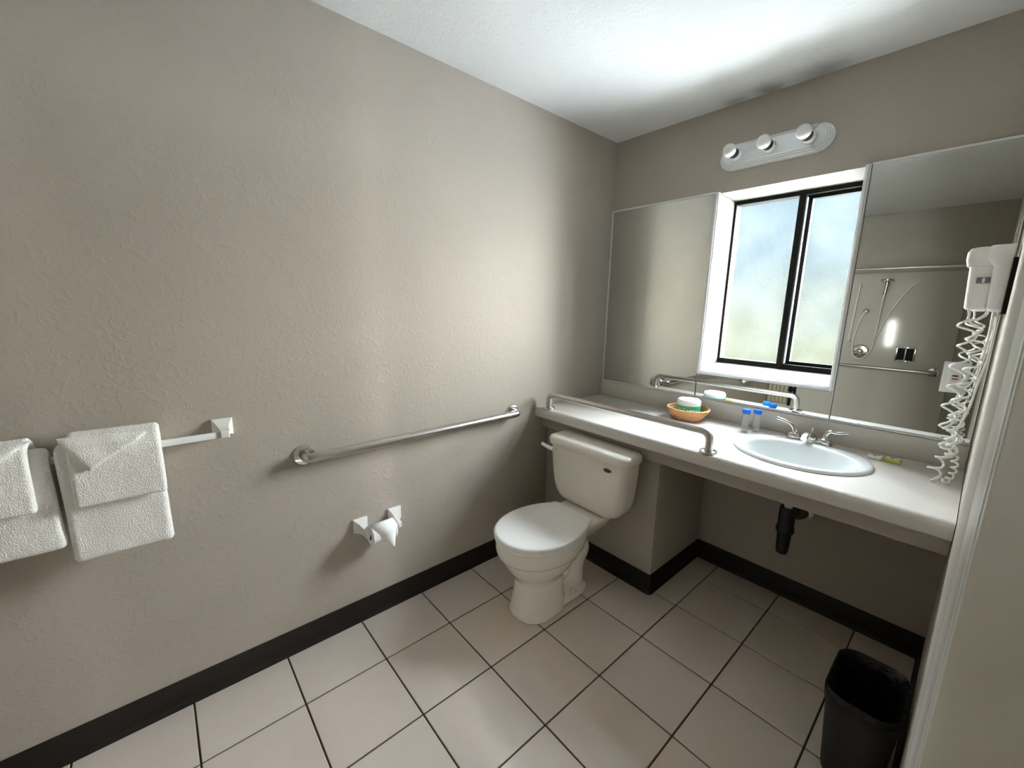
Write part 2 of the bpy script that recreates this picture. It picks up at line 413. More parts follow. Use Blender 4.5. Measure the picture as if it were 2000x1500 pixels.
# ------------------------------------------------------------------ mirrors
def mirror(label, x0, x1, z0, z1, strips):
    t = thing('mirror', label, 'mirror', ((x0+x1)/2, 0, z0), 'wall mirrors around the window')
    MB().box(x0+0.002, x1-0.002, -0.006, -0.0005, z0+0.002, z1-0.002).build('mirror_glass', 'mirror', t)
    w = 0.009
    for s in strips:
        if s == 't': b = (x0, x1, z1-w, z1)
        if s == 'b': b = (x0, x1, z0, z0+w)
        if s == 'l': b = (x0, x0+w, z0+w, z1-w)
        if s == 'r': b = (x1-w, x1, z0+w, z1-w)
        if s == 's': b = (x1-0.003, x1, z0+w, z1)
        MB().box(b[0], b[1], -0.011, -0.0065, b[2], b[3], 0.0015, 1).build('edge_channel', 'aluminium_white', t)
    return t
mirror('tall mirror left of the window, in the corner by the grab bar wall', 0.003, 0.6455, 0.948, 2.040, 'tbl')
mirror('low strip of mirror directly below the window', 0.648, 1.272, 0.948, 1.082, 'bs')
mirror('wide mirror right of the window behind the hair dryer', 1.2725, 1.709, 0.948, 2.040, 'tb')

# ------------------------------------------------------------------ counter
ZC = 0.850
cnt = thing('vanity_counter', 'long cream laminate vanity counter with rounded front edge under the mirrors', 'counter', (0.856, -0.3, 0.80))
SX, SY, SA, SB = 1.244, -0.313, 0.241, 0.221
def counter_top():
    bm = bmesh.new()
    yb, yf = -0.002, -0.605
    n = 64
    out = []
    for (ax, ay), (bx, by) in (((0.002, yf), (W-0.002, yf)), ((W-0.002, yf), (W-0.002, yb)), ((W-0.002, yb), (0.002, yb)), ((0.002, yb), (0.002, yf))):
        k = 14 if abs(bx-ax) > 1 else 5
        out += [(ax+(bx-ax)*i/k, ay+(by-ay)*i/k) for i in range(k)]
    ov = [bm.verts.new((x, y, ZC)) for x, y in out]
    iv = [bm.verts.new((SX+(SA-0.012)*math.cos(2*PI*k/n), SY+(SB-0.012)*math.sin(2*PI*k/n), ZC)) for k in range(n)]
    es = [bm.edges.new((ov[i], ov[(i+1) % len(ov)])) for i in range(len(ov))]+[bm.edges.new((iv[i], iv[(i+1) % n])) for i in range(n)]
    bmesh.ops.triangle_fill(bm, use_beauty=True, use_dissolve=False, edges=es)
    # inner wall of the cut-out
    lv = [bm.verts.new((v.co.x, v.co.y, ZC-0.05)) for v in iv]
    for i in range(n): bm.faces.new((iv[i], iv[(i+1) % n], lv[(i+1) % n], lv[i]))
    ol = [bm.verts.new((v.co.x, v.co.y, ZC-0.05)) for v in ov]
    es2 = [bm.edges.get((lv[i], lv[(i+1) % n])) for i in range(n)]+[bm.edges.new((ol[i], ol[(i+1) % len(ol)])) for i in range(len(ol))]
    bmesh.ops.triangle_fill(bm, use_beauty=True, use_dissolve=False, edges=es2)
    for i in range(len(ov)):
        if not (abs(ov[i].co.y-yf) < 1e-5 and abs(ov[(i+1) % len(ov)].co.y-yf) < 1e-5):
            bm.faces.new((ov[i], ov[(i+1) % len(ov)], ol[(i+1) % len(ov)], ol[i]))
    m_ = MB(); m_.bm.free(); m_.bm = bm
    # rounded front nose
    prof = [(yf, ZC)]
    for k in range(9):
        a = PI/2*k/8; prof.append((-0.616-0.024*math.sin(a), ZC-0.024+0.024*math.cos(a)))
    for k in range(5):
        a = PI/2*k/4; prof.append((-0.632-0.008*math.cos(a), ZC-0.048-0.008*math.sin(a)))
    prof += [(yf, ZC-0.056)]
    m_.loft([[(x, y, z) for y, z in prof] for x in (0.002, W-0.002)])
    return m_
counter_top().build('counter_top', 'counter_laminate', cnt, smooth=35)
MB().box(0.002, W-0.002, -0.022, -0.0125, ZC+0.0005, 0.9475, 0.003).build('backsplash', 'splash_laminate', cnt, smooth=40)
MB().box(0.002, W-0.002, -0.0124, -0.0005, ZC+0.0005, 0.9475).build('backsplash_core', 'splash_laminate', cnt)
MB().box(0.002, W-0.002, -0.575, -0.555, 0.722, 0.7995, 0.002).build('trim_1', 'taupe_wall', kind='structure')

# sink
snk = thing('sink', 'oval white drop-in sink set in the counter right of the window', 'sink', (SX, SY, ZC))
def sink_bowl():
    n = 64
    def ell(cx, cy, a, b, z): return [(cx+a*math.cos(2*PI*k/n), cy+b*math.sin(2*PI*k/n), z) for k in range(n)]
    r = [ell(SX, SY, SA-0.016, SB-0.016, ZC-0.03), ell(SX, SY, SA-0.016, SB-0.016, ZC+0.0005), ell(SX, SY, SA, SB, ZC+0.001), ell(SX, SY, SA+0.001, SB+0.001, ZC+0.005), ell(SX, SY, SA-0.004, SB-0.004, ZC+0.0105), ell(SX, SY, SA-0.012, SB-0.012, ZC+0.0125)]
    by = SY-0.022
    r += [ell(SX, by, 0.208, 0.165, ZC+0.0115), ell(SX, by, 0.200, 0.157, ZC+0.008), ell(SX, by, 0.196, 0.152, ZC-0.002), ell(SX, by, 0.187, 0.143, ZC-0.035), ell(SX, by, 0.165, 0.124, ZC-0.085), ell(SX, by, 0.12, 0.09, ZC-0.125), ell(SX, by, 0.06, 0.05, ZC-0.142), ell(SX, by, 0.022, 0.022, ZC-0.146)]
    # underside
    r += [ell(SX, by, 0.022, 0.022, ZC-0.156), ell(SX, by, 0.07, 0.06, ZC-0.152), ell(SX, by, 0.13, 0.10, ZC-0.135), ell(SX, by, 0.175, 0.134, ZC-0.09), ell(SX, by, 0.197, 0.153, ZC-0.035)]
    m_ = MB(); m_.loft(r, False, False)
    return m_
sink_bowl().build('basin', 'sink_white', snk, smooth=60)
MB().lathe([(0.0225, 0.0), (0.021, 0.003), (0.014, 0.002), (0.0, 0.002)][:3], (SX, SY-0.022, ZC-0.1475), n=20).build('drain', 'chrome', snk, smooth=50)
ov = MB()
pth = [(SX+0.012+0.017*math.cos(2*PI*k/24), SY+0.1178-0.0035*math.sin(2*PI*k/24), ZC-0.030+0.0055*math.sin(2*PI*k/24)) for k in range(25)]
ov.tube(pth, 0.0010, 6).build('overflow_mark', 'aluminium_white', snk, smooth=60)

# faucet
fx, fy, fz = 1.232, -0.118, ZC+0.0115
fct = thing('faucet', 'two-lever brushed chrome faucet at the back of the sink', 'faucet', (fx, fy, fz))
def stad(cx, cy, z, hl, r, n=12):
    return [(cx+hl+r*math.cos(-PI/2+PI*k/n), cy+r*math.sin(-PI/2+PI*k/n), z) for k in range(n+1)]+[(cx-hl+r*math.cos(PI/2+PI*k/n), cy+r*math.sin(PI/2+PI*k/n), z) for k in range(n+1)]
MB().loft([stad(fx, fy, fz, 0.060, 0.027), stad(fx, fy, fz+0.008, 0.060, 0.026), stad(fx, fy, fz+0.012, 0.058, 0.022)]).build('base_plate', 'nickel', fct, smooth=40)
sp = MB()
sec = []
for t, (yy, zz, hw, hh) in enumerate(((fy+0.022, fz+0.012, 0.030, 0.010), (fy+0.010, fz+0.026, 0.024, 0.014), (fy-0.015, fz+0.037, 0.019, 0.013), (fy-0.045, fz+0.040, 0.016, 0.010), (fy-0.075, fz+0.036, 0.014, 0.009), (fy-0.092, fz+0.029, 0.012, 0.008))):
    sec.append([(fx+hw*math.copysign(abs(math.cos(2*PI*k/20))**0.7, math.cos(2*PI*k/20)), yy, zz+hh*math.copysign(abs(math.sin(2*PI*k/20))**0.7, math.sin(2*PI*k/20))) for k in range(20)])
sp.loft(sec); sp.box(fx-0.028, fx+0.028, fy-0.018, fy+0.02, fz+0.008, fz+0.024, 0.006)
sp.build('spout', 'nickel', fct, smooth=50)
MB().lathe([(0.010, 0.0), (0.010, 0.014)], (fx, fy-0.080, fz+0.014), n=16).build('aerator', 'chrome', fct, smooth=50)
MB().tube([(fx+0.004, fy+0.024, fz+0.01), (fx+0.004, fy+0.024, fz+0.045)], 0.0022, 8).lathe([(0.002, 0.0), (0.006, 0.004), (0.0065, 0.010), (0.003, 0.014)], (fx+0.004, fy+0.024, fz+0.043), n=12).build('lift_rod', 'chrome', fct, smooth=60)
for s, tip in ((-1, (1.098, fy-0.004, 0.941)), (1, (1.366, fy+0.006, 0.930))):
    hx = fx+s*0.060
    hbs = MB().lathe([(0.025, 0.0), (0.0255, 0.010), (0.021, 0.018), (0.0165, 0.022)], (hx, fy, fz+0.006), n=24).build('handle_base', 'nickel', fct, smooth=50)
    pts = catmull([(hx, fy, fz+0.022), (hx, fy, fz+0.042), (hx+s*0.012, fy-0.001, fz+0.060), (hx+s*0.036, fy-0.002, tip[2]-0.008), tip], 6)
    k = len(pts)
    MB().tube(pts, [0.0155-0.0085*min(1, i/(k*0.62))+0.0012*max(0, i/(k-1)-0.7)*3 for i in range(k)], 14).build('lever', 'nickel', hbs, smooth=60)

# drain pipe below the sink
dp = thing('drain_pipe', 'black wrapped drain trap hanging under the sink', 'pipe', (1.244, -0.335, 0.40))
MB().tube([(1.244, -0.335, ZC-0.157), (1.244, -0.335, 0.60)], 0.016, 16).build('tailpiece', 'white_plastic', dp, smooth=60)
MB().lathe([(0.029, 0.615), (0.031, 0.60), (0.030, 0.53), (0.034, 0.525), (0.034, 0.505), (0.027, 0.500), (0.0235, 0.42), (0.021, 0.405), (0.010, 0.398)], (1.244, -0.335, 0), n=20).build('trap', 'black_rubber', dp, smooth=50)
MB().tube(catmull([(1.244, -0.335, 0.565), (1.250, -0.27, 0.575), (1.240, -0.15, 0.52), (1.232, -0.012, 0.475)], 6), 0.026, 14).build('trap_arm', 'black_rubber', dp, smooth=60)
MB().lathe([(0.048, -0.0015), (0.046, -0.007), (0.030, -0.012)], (1.232, 0, 0.475), 'y', 24).build('escutcheon', 'brushed_steel', dp, smooth=50)

# ------------------------------------------------------------------ grab bars
def grab_bar(label, a, b, nrm, off, r=0.016, rf=0.036):
    a, b, nrm = Vector(a), Vector(b), Vector(nrm)
    t = thing('grab_bar', label, 'grab bar', tuple(a), 'stainless grab bars')
    d = (b-a).normalized()
    MB().tube(arc([a+nrm*0.002, a+nrm*off, b+nrm*off, b+nrm*0.002], 0.05, 10), r, 18).build('bar', 'brushed_steel', t, smooth=60)
    for p in (a, b):
        q = nrm.orthogonal().normalized(); w = nrm.cross(q)
        rings = [[p+nrm*h+(q*math.cos(2*PI*k/28)+w*math.sin(2*PI*k/28))*rr for k in range(28)] for rr, h in ((rf, 0.0008), (rf, 0.004), (rf*0.93, 0.008), (rf*0.55, 0.010))]
        MB().loft(rings).build('flange', 'chrome', t, smooth=40)
    return t
grab_bar('long stainless grab bar screwed to the left wall', (0, -1.905, 0.843), (0, -0.822, 0.853), (1, 0, 0), 0.056, 0.019, 0.040)
grab_bar('stainless grab bar mounted along the front of the vanity counter', (0.070, -0.597, ZC), (0.996, -0.600, ZC), (0, 0, 1), 0.085, 0.0165, 0.036)

# ------------------------------------------------------------------ toilet
TX, TY = 0.455, -0.545
BX = 0.442
tl = thing('toilet', 'white two-piece toilet with closed lid standing in front of the boxed corner', 'toilet', (TX, TY-0.35, 0))
def toilet_bowl():
    m_ = MB()
    def rg(z, vf, vb, hw, p=2.2, n=44):
        cy = TY-(vf+vb)/2; hb = (vf-vb)/2
        return ring_super(BX, cy, z, hw, hb, n, p)
    # pedestal and bowl in one run of sections
    m_.loft([rg(0.0, 0.618, 0.34, 0.116, 2.5), rg(0.02, 0.612, 0.34, 0.112, 2.5), rg(0.10, 0.598, 0.345, 0.100, 2.4), rg(0.17, 0.595, 0.34, 0.097, 2.3), rg(0.20, 0.612, 0.32, 0.112, 2.2),
             rg(0.235, 0.640, 0.29, 0.136, 2.1), rg(0.275, 0.664, 0.26, 0.156, 2.1), rg(0.305, 0.678, 0.24, 0.166, 2.1), rg(0.315, 0.692, 0.225, 0.175, 2.1),
             rg(0.345, 0.699, 0.215, 0.181, 2.1), rg(0.375, 0.698, 0.21, 0.180, 2.1), rg(0.385, 0.690, 0.215, 0.172, 2.1)])
    # rear deck that carries the tank
    m_.loft([rg(0.300, 0.30, 0.06, 0.085, 3), rg(0.345, 0.33, 0.015, 0.115, 3.5), rg(0.385, 0.33, 0.010, 0.135, 3.5), rg(0.398, 0.32, 0.016, 0.130, 3.5)])
    # foot plate
    m_.loft([rg(0.0, 0.50, 0.155, 0.098, 3), rg(0.018, 0.50, 0.160, 0.096, 3), rg(0.034, 0.49, 0.175, 0.086, 3)])
    # trapway winding behind the pedestal
    path = catmull([(BX, TY-0.47, 0.12), (BX, TY-0.40, 0.115), (BX, TY-0.345, 0.16), (BX, TY-0.30, 0.235), (BX, TY-0.24, 0.265), (BX, TY-0.205, 0.215), (BX, TY-0.225, 0.12), (BX, TY-0.25, 0.02)], 8)
    m_.tube(path, [0.066+0.006*math.sin(i*0.5) for i in range(len(path))], 20)
    return m_
bo = toilet_bowl().build('bowl', 'porcelain', tl, smooth=180)
rm = bo.modifiers.new('remesh', 'REMESH'); rm.mode = 'VOXEL'; rm.voxel_size = 0.0045; rm.use_smooth_shade = True
sm = bo.modifiers.new('smooth', 'SMOOTH'); sm.factor = 0.5; sm.iterations = 7
def seat_ring(z, k):
    """egg-shaped lid outline: round front, tapering sides, nearly straight back edge"""
    cy = TY-0.470; out = []
    hw, hf, hb, wb_, rcn = 0.187*k, 0.238*k, 0.240*k, 0.128*k, 0.030*k
    nf = 30
    for i in range(nf+1):
        t = PI+PI*i/nf
        out.append((BX+hw*math.copysign(abs(math.cos(t))**0.94, math.cos(t)), cy+hf*math.sin(t), z))
    side = []
    for i in range(1, 11):
        t = i/11; side.append((wb_+(hw-wb_)*(1-t**2.1), (hb-rcn)*t))
    for i in range(7):
        a_ = PI/2*i/6; side.append((wb_-rcn+rcn*math.cos(a_)+0.004*(1-math.cos(a_)), hb-rcn+rcn*math.sin(a_)))
    out += [(BX+x, cy+y, z) for x, y in side]
    out += [(BX+f*(wb_-rcn), cy+hb+0.003*(1-f*f), z) for f in (0.5, 0.0, -0.5)]
    out += [(BX-x, cy+y, z) for x, y in reversed(side)]
    return out
MB().loft([seat_ring(0.388, 0.955), seat_ring(0.391, 0.985), seat_ring(0.402, 0.99), seat_ring(0.405, 0.97)]).build('seat', 'seat_plastic', tl, smooth=50)
MB().loft([seat_ring(0.4065, 0.97), seat_ring(0.4085, 0.998), seat_ring(0.418, 1.0), seat_ring(0.4225, 0.985), seat_ring(0.4245, 0.93), seat_ring(0.4255, 0.5)]).build('lid', 'seat_plastic', tl, smooth=50)
for s in (-1, 1):
    MB().box(BX+s*0.075-0.02, BX+s*0.075+0.02, TY-0.252, TY-0.222, 0.397, 0.408, 0.004).build('hinge', 'seat_plastic', tl, smooth=40)
    MB().lathe([(0.014, 0.0), (0.014, 0.012), (0.011, 0.020), (0.005, 0.024)], (BX+s*0.083, TY-0.31, 0.030), n=16).build('bolt_cap', 'porcelain', bo, smooth=50)
def rrect(cx, y0, y1, z, hw, r, nseg=7):
    r = min(r, hw*0.95, (y1-y0)*0.49); out = []
    for (qx, qy, a0) in ((cx+hw-r, y1-r, 0), (cx-hw+r, y1-r, PI/2), (cx-hw+r, y0+r, PI), (cx+hw-r, y0+r, 1.5*PI)):
        out += [(qx+r*math.cos(a0+PI/2*k/nseg), qy+r*math.sin(a0+PI/2*k/nseg), z) for k in range(nseg+1)]
    return out
tk = []
for z, hw, dpt, r in ((0.404, 0.150, 0.140, 0.05), (0.408, 0.163, 0.155, 0.05), (0.420, 0.181, 0.168, 0.05), (0.440, 0.199, 0.177, 0.05), (0.470, 0.214, 0.183, 0.05), (0.510, 0.224, 0.187, 0.05), (0.580, 0.232, 0.191, 0.05), (0.660, 0.237, 0.194, 0.05), (0.712, 0.239, 0.195, 0.05)):
    tk.append(rrect(TX, TY-0.004-dpt, TY-0.030, z, hw, r))
tnk = MB().loft(tk).build('tank', 'porcelain', tl, smooth=50)
MB().loft([rrect(TX, TY-0.205, TY-0.032, 0.7125, 0.247, 0.055), rrect(TX, TY-0.211, TY-0.030, 0.716, 0.253, 0.058), rrect(TX, TY-0.212, TY-0.030, 0.742, 0.254, 0.058), rrect(TX, TY-0.207, TY-0.033, 0.753, 0.249, 0.055), rrect(TX, TY-0.190, TY-0.045, 0.758, 0.232, 0.045)]).build('tank_lid', 'porcelain', tl, smooth=60)
fl_ = MB(); fy_ = TY-0.004-0.195
fl_.lathe([(0.014, 0.001), (0.014, -0.012), (0.011, -0.018)], (TX-0.190, fy_, 0.690), 'y', 18)
fl_.tube(catmull([(TX-0.190, fy_-0.015, 0.690), (TX-0.215, fy_-0.019, 0.693), (TX-0.245, fy_-0.022, 0.700), (TX-0.262, fy_-0.022, 0.704)], 5), [0.011]*8+[0.0105]*8, 12)
fl_.build('flush_lever', 'seat_plastic', tnk, smooth=60)
bd = MB()
ringb = lambda y, a, b: [(TX+0.150+a*math.copysign(abs(math.cos(2*PI*k/24))**1.2, math.cos(2*PI*k/24)), y, 0.676+b*math.copysign(abs(math.sin(2*PI*k/24))**0.9, math.sin(2*PI*k/24))) for k in range(24)]
bd.loft([ringb(fy_+0.004, 0.022, 0.0095), ringb(fy_-0.0025, 0.022, 0.0095), ringb(fy_-0.004, 0.019, 0.0075)]).build('badge', 'badge', tnk, smooth=40)

# ------------------------------------------------------------------ vanity light
vx, vz = 0.890, 2.187
vl = thing('vanity_light', 'silver three-bulb light bar on the wall above the window', 'lamp', (vx, 0, vz))
def stv(y, hl, r, n=16):
    return [(vx+hl+r*math.cos(-PI/2+PI*k/n), y, vz+r*math.sin(-PI/2+PI*k/n)) for k in range(n+1)]+[(vx-hl+r*math.cos(PI/2+PI*k/n), y, vz+r*math.sin(PI/2+PI*k/n)) for k in range(n+1)]
MB().loft([stv(-0.0005, 0.180, 0.058), stv(-0.007, 0.180, 0.058), stv(-0.008, 0.180, 0.052), stv(-0.014, 0.180, 0.051), stv(-0.015, 0.180, 0.044), stv(-0.021, 0.180, 0.043), stv(-0.022, 0.180, 0.036), stv(-0.028, 0.180, 0.035)]).build('back_plate', 'fixture', vl, smooth=30)
bar = MB()
prof = [(-0.0005, -0.060), (-0.010, -0.060), (-0.012, -0.054), (-0.022, -0.052), (-0.024, -0.046), (-0.034, -0.044), (-0.036, -0.038), (-0.044, -0.036)]
prof = prof+[(y, -z) for y, z in reversed(prof)]
bar.loft([[(x+(0.02 if s < 0 else -0.02)*(y/-0.044), y, vz+z) for y, z in prof] for x, s in ((vx-0.180, -1), (vx+0.180, 1))]).build('lamp_bar', 'fixture', vl, smooth=25)
for k, bx in enumerate((0.742, 0.890, 1.043)):
    sk = MB().lathe([(0.026, -0.044), (0.026, -0.070), (0.022, -0.072)], (bx, 0, vz), 'y', 28).build('lamp_socket', 'white_plastic', vl, smooth=50)
    MB().lathe([(0.023, -0.072), (0.023, -0.098)], (bx, 0, vz), 'y', 24).build('lamp_neck', 'black_rubber', sk, smooth=50)
    R0 = 0.030
    pr_ = [(0.015, -0.084)]+[(R0*math.sin(a), -0.126+R0*math.cos(a)) for a in [0.50+(PI-0.53)*i/14 for i in range(15)]]
    MB().lathe(pr_, (bx, 0, vz), 'y', 32).build('bulb', 'bulb_glass', sk, smooth=80)

# ------------------------------------------------------------------ towel bar and towels
tb = thing('towel_bar', 'white ceramic towel bar on the left wall', 'towel bar', (0, -2.46, 0.99))
def bracket(mb, y, z):
    def sq(x, h, c=0.0): return [(x, y+sy*h, z+c+sz*h) for sy, sz in ((-1, -1), (1, -1), (1, 1), (-1, 1))]
    mb.loft([sq(0.0005, 0.030), sq(0.008, 0.030), sq(0.011, 0.027), sq(0.022, 0.019, -0.004), sq(0.040, 0.0135, -0.008), sq(0.070, 0.0125, -0.010), sq(0.073, 0.010, -0.010)])
for yy in (-2.155, -2.805):
    m_ = MB(); bracket(m_, yy, 1.003); m_.build('bracket', 'ceramic_white', tb, smooth=30)
MB().box(0.055, 0.067, -2.800, -2.160, 0.982, 1.002, 0.002).build('rail', 'white_plastic', tb, smooth=30)

def drape(y0, y1, xb, xf, zt, zfb, zbb, th, seed, edge_r=None, skew=0.0, name='towel', bulge=0.0, top_skew=0.0):
    """folded towel hanging over the rail: closed band (front fall, top, back fall), rounded outer edges, fuzzy noise"""
    ny = 44; nz = 36
    R_ = (xf-xb)/2; xm = (xf+xb)/2
    outer = []; 
    for k in range(nz+1): outer.append((xf, zfb+(zt-R_-zfb)*k/nz, (1, 0)))
    for k in range(1, 12):
        a = PI*k/12; outer.append((xm+R_*math.cos(a), zt-R_+R_*math.sin(a), (math.cos(a), math.sin(a))))
    for k in range(nz//2+1): outer.append((xb, zt-R_+(zbb-zt+R_)*k/(nz//2), (-1, 0)))
    rings = []
    L = len(outer)
    er = edge_r or th*0.48
    for i in range(ny+1):
        s = i/ny; y = y0+(y1-y0)*(0.5-0.5*math.cos(PI*s)*(0.6) - 0.0)if False else y0+(y1-y0)*s
        de = min(y-y0, y1-y); f = 1.0 if de >= er else math.sqrt(max(0.0, 1-((er-de)/er)**2))
        f = max(f, 0.12)
        ring = []
        for q, (x, z, nn) in enumerate(outer):
            zz = z
            if q <= nz: fall = 1-q/nz
            else: fall = 0
            bl = bulge*math.sin(PI*min(1, fall*1.2))
            ex = th/2*f
            ring.append([x-nn[0]*th/2+nn[0]*ex+bl*(1 if q <= nz else 0), y+skew*fall+top_skew*(1-fall), zz-nn[1]*th/2+nn[1]*ex])
        inner = []
        for q, (x, z, nn) in reversed(list(enumerate(outer))):
            fall = 1-q/nz if q <= nz else 0
            ex = th/2*f
            bl = bulge*math.sin(PI*min(1, fall*1.2))
            inner.append([x-nn[0]*th/2-nn[0]*ex+bl*(1 if q <= nz else 0), y+skew*fall+top_skew*(1-fall), z-nn[1]*th/2-nn[1]*ex])
        # round bottom fold of the front fall and the back fall
        c_f = []
        for k in range(1, 6):
            a = PI*k/6; c_f.append([(ring[0][0]+inner[-1][0])/2-math.cos(a)*(ring[0][0]-inner[-1][0])/2, ring[0][1], ring[0][2]-math.sin(a)*th*0.42*f])
        c_b = []
        for k in range(1, 6):
            a = PI*k/6; c_b.append([(ring[-1][0]+inner[0][0])/2+math.cos(a)*(ring[-1][0]-inner[0][0])/2, ring[-1][1], ring[-1][2]-math.sin(a)*th*0.42*f])
        rings.append(ring+c_b+inner+c_f)
    for r in rings:
        for p in r:
            v = Vector(p); 
            w = mnoise.noise(v*9+Vector((seed, 0, 0)))*0.005+mnoise.noise(v*28+Vector((seed, 3, 0)))*0.0016
            u = mnoise.noise(v*11+Vector((0, seed, 5)))*0.006
            g = mnoise.noise(v*230)*0.0011
            p[0] = max(0.006, p[0]+w*0.6+g); p[1] += w*0.5+g; p[2] += u*0.6+g
    return MB().loft([[tuple(p) for p in r] for r in rings])
def flap(pts, th, seed):
    """turned-down towel corner: thin padded triangle, pts = list of (x,y,z): tip, left, right"""
    tip, lf, rg_ = [Vector(p) for p in pts]
    N = 22; nrm = (rg_-tip).cross(lf-tip).normalized()
    if nrm.x < 0: nrm = -nrm
    bm = bmesh.new(); rows = []
    for side in (1, -1):
        grid = {}
        for i in range(N+1):
            for j in range(N+1-i):
                a, b = i/N, j/N; c = 1-a-b
                p = tip*c+lf*a+rg_*b
                e = min(a, b, c)*3; f = min(1, math.sqrt(max(0, 1-(1-min(1, e/0.16))**2)))
                topc = max(0, (a+b)-0.8)/0.2
                off = nrm*(side*th/2*(0.15+0.85*f))
                q = p+off
                q.x -= 0.030*topc**2
                q.x += mnoise.noise(p*25+Vector((seed, 0, 0)))*0.003+mnoise.noise(p*230)*0.001
                q.z += mnoise.noise(p*18+Vector((0, seed, 0)))*0.004
                grid[i, j] = bm.verts.new(q)
        for i in range(N):
            for j in range(N-i):
                bm.faces.new((grid[i, j], grid[i+1, j], grid[i, j+1]))
                if i+j < N-1: bm.faces.new((grid[i+1, j], grid[i+1, j+1], grid[i, j+1]))
        rows.append(grid)
    A, B = rows
    bd_ = [(i, 0) for i in range(N)]+[(N-k, k) for k in range(N)]+[(0, N-k) for k in range(N)]
    for k in range(len(bd_)):
        p, q = bd_[k], bd_[(k+1) % len(bd_)]
        bm.faces.new((A[p], A[q], B[q], B[p]))
    m_ = MB(); m_.bm.free(); m_.bm = bm
    return m_
GT = 'white towels on the bar'
a = drape(-2.538, -2.322, 0.0385, 0.108, 1.038, 0.705, 0.74, 0.030, 1.0, skew=0.004).build('bath_towel', 'towel', smooth=80)
tag(a, 'white bath towel beside the bare end of the towel bar, under a hand towel', 'towel', GT)
h1 = drape(-2.512, -2.318, 0.0125, 0.136, 1.065, 0.872, 0.90, 0.022, 2.0).build('hand_towel', 'towel', smooth=80)
tag(h1, 'white hand towel folded to a point, beside the bare end of the towel bar', 'towel', GT)
flap([(0.143, -2.472, 0.966), (0.128, -2.526, 1.062), (0.128, -2.338, 1.052)], 0.014, 3.0).build('folded_corner', 'towel', h1, smooth=80)
b = drape(-2.775, -2.548, 0.0385, 0.108, 1.034, 0.762, 0.80, 0.030, 4.0, skew=0.006).build('bath_towel', 'towel', smooth=80)
tag(b, 'white bath towel cut off by the photo edge, hanging a little higher at its hem', 'towel', GT)
h2 = drape(-2.765, -2.577, 0.0125, 0.136, 1.066, 0.885, 0.91, 0.022, 5.0).build('hand_towel', 'towel', smooth=80)
tag(h2, 'white hand towel with turned-down corner, cut off by the photo edge', 'towel', GT)
flap([(0.143, -2.715, 0.955), (0.128, -2.765, 1.06), (0.128, -2.572, 1.062)], 0.014, 6.0).build('folded_corner', 'towel', h2, smooth=80)

# ------------------------------------------------------------------ toilet paper holder and roll
th_ = thing('paper_holder', 'white ceramic toilet paper holder on the left wall below the grab bar', 'paper holder', (0, -1.62, 0.47))
def tp_post(yc, s):
    m_ = MB()
    def rq(x, y0, y1, z0, z1): return [(x, y0, z0), (x, y1, z0), (x, y1, z1), (x, y0, z1)]
    yo = yc
    m_.loft([rq(0.0005, yo-0.031, yo+0.031, 0.443, 0.505), rq(0.008, yo-0.031, yo+0.031, 0.443, 0.505), rq(0.012, yo-0.027, yo+0.027, 0.445, 0.501),
             rq(0.025, yo-0.016-s*0.004, yo+0.016-s*0.004, 0.443, 0.487), rq(0.040, yo-0.010-s*0.006, yo+0.010-s*0.006, 0.441, 0.475),
             rq(0.062, yo-0.0075-s*0.007, yo+0.0075-s*0.007, 0.437, 0.465), rq(0.076, yo-0.0075-s*0.007, yo+0.0075-s*0.007, 0.438, 0.462), rq(0.079, yo-0.006-s*0.007, yo+0.006-s*0.007, 0.441, 0.459)])
    m_.build('post', 'ceramic_white', th_, smooth=35)
tp_post(-1.702, -1); tp_post(-1.542, 1)
MB().tube([(0.064, -1.690, 0.451), (0.064, -1.555, 0.451)], 0.008, 14).build('roller', 'white_plastic', th_, smooth=60)
rl = thing('toilet_roll', 'white toilet roll on the wall holder with its end folded to a point', 'toilet paper', (0.064, -1.63, 0.44))
rc_ = (0.064, 0, 0.441); ro, ri = 0.043, 0.019
y0, y1 = -1.685, -1.572
MB().lathe([(ri, y0), (ri+0.002, y0-0.0005), (ro-0.003, y0), (ro, y0+0.003), (ro, y1-0.003), (ro-0.003, y1), (ri+0.002, y1), (ri, y1), (ri, y0)], rc_, 'y', 40, False, False).build('paper_body', 'paper', rl, smooth=40)
MB().lathe([(ri-0.0003, y0+0.001), (ri-0.0003, y1-0.001), (ri-0.0018, y1-0.001), (ri-0.0018, y0+0.001), (ri-0.0003, y0+0.001)], rc_, 'y', 32, False, False).build('core', 'cardboard', rl, smooth=40)
# folded loose end: sheet wraps the front of the roll and ends in a point
def tp_end():
    m_ = MB(); rings = []
    n = 22
    for i in range(n+1):
        s = i/n; L = s*0.135
        a0 = math.radians(100); ang = a0-L/(ro+0.0015)
        amin = math.radians(5)
        if ang > amin: x = rc_[0]+(ro+0.0018)*math.cos(ang); z = rc_[2]+(ro+0.0018)*math.sin(ang)
        else:
            extra = (amin-ang)*(ro+0.0015)
            x = rc_[0]+(ro+0.0018)*math.cos(amin)+extra*0.22; z = rc_[2]+(ro+0.0018)*math.sin(amin)-extra*0.97
        k = max(0, (s-0.12)/0.88)
        ya = y0+0.002+(0.078)*k; yb = y1-0.004-0.022*k
        if yb-ya < 0.006: yb = ya+0.006
        rings.append((x, ya, yb, z))
    for (xa, a1, b1, za), (xb, a2, b2, zb) in zip(rings[:-1], rings[1:]):
        for o in (0.0, ):
            m_.quad((xa, a1, za), (xa, b1, za), (xb, b2, zb), (xb, a2, zb))
    bmesh.ops.remove_doubles(m_.bm, verts=m_.bm.verts[:], dist=1e-5)
    return m_
te = tp_end().build('folded_end', 'paper', rl, smooth=60)
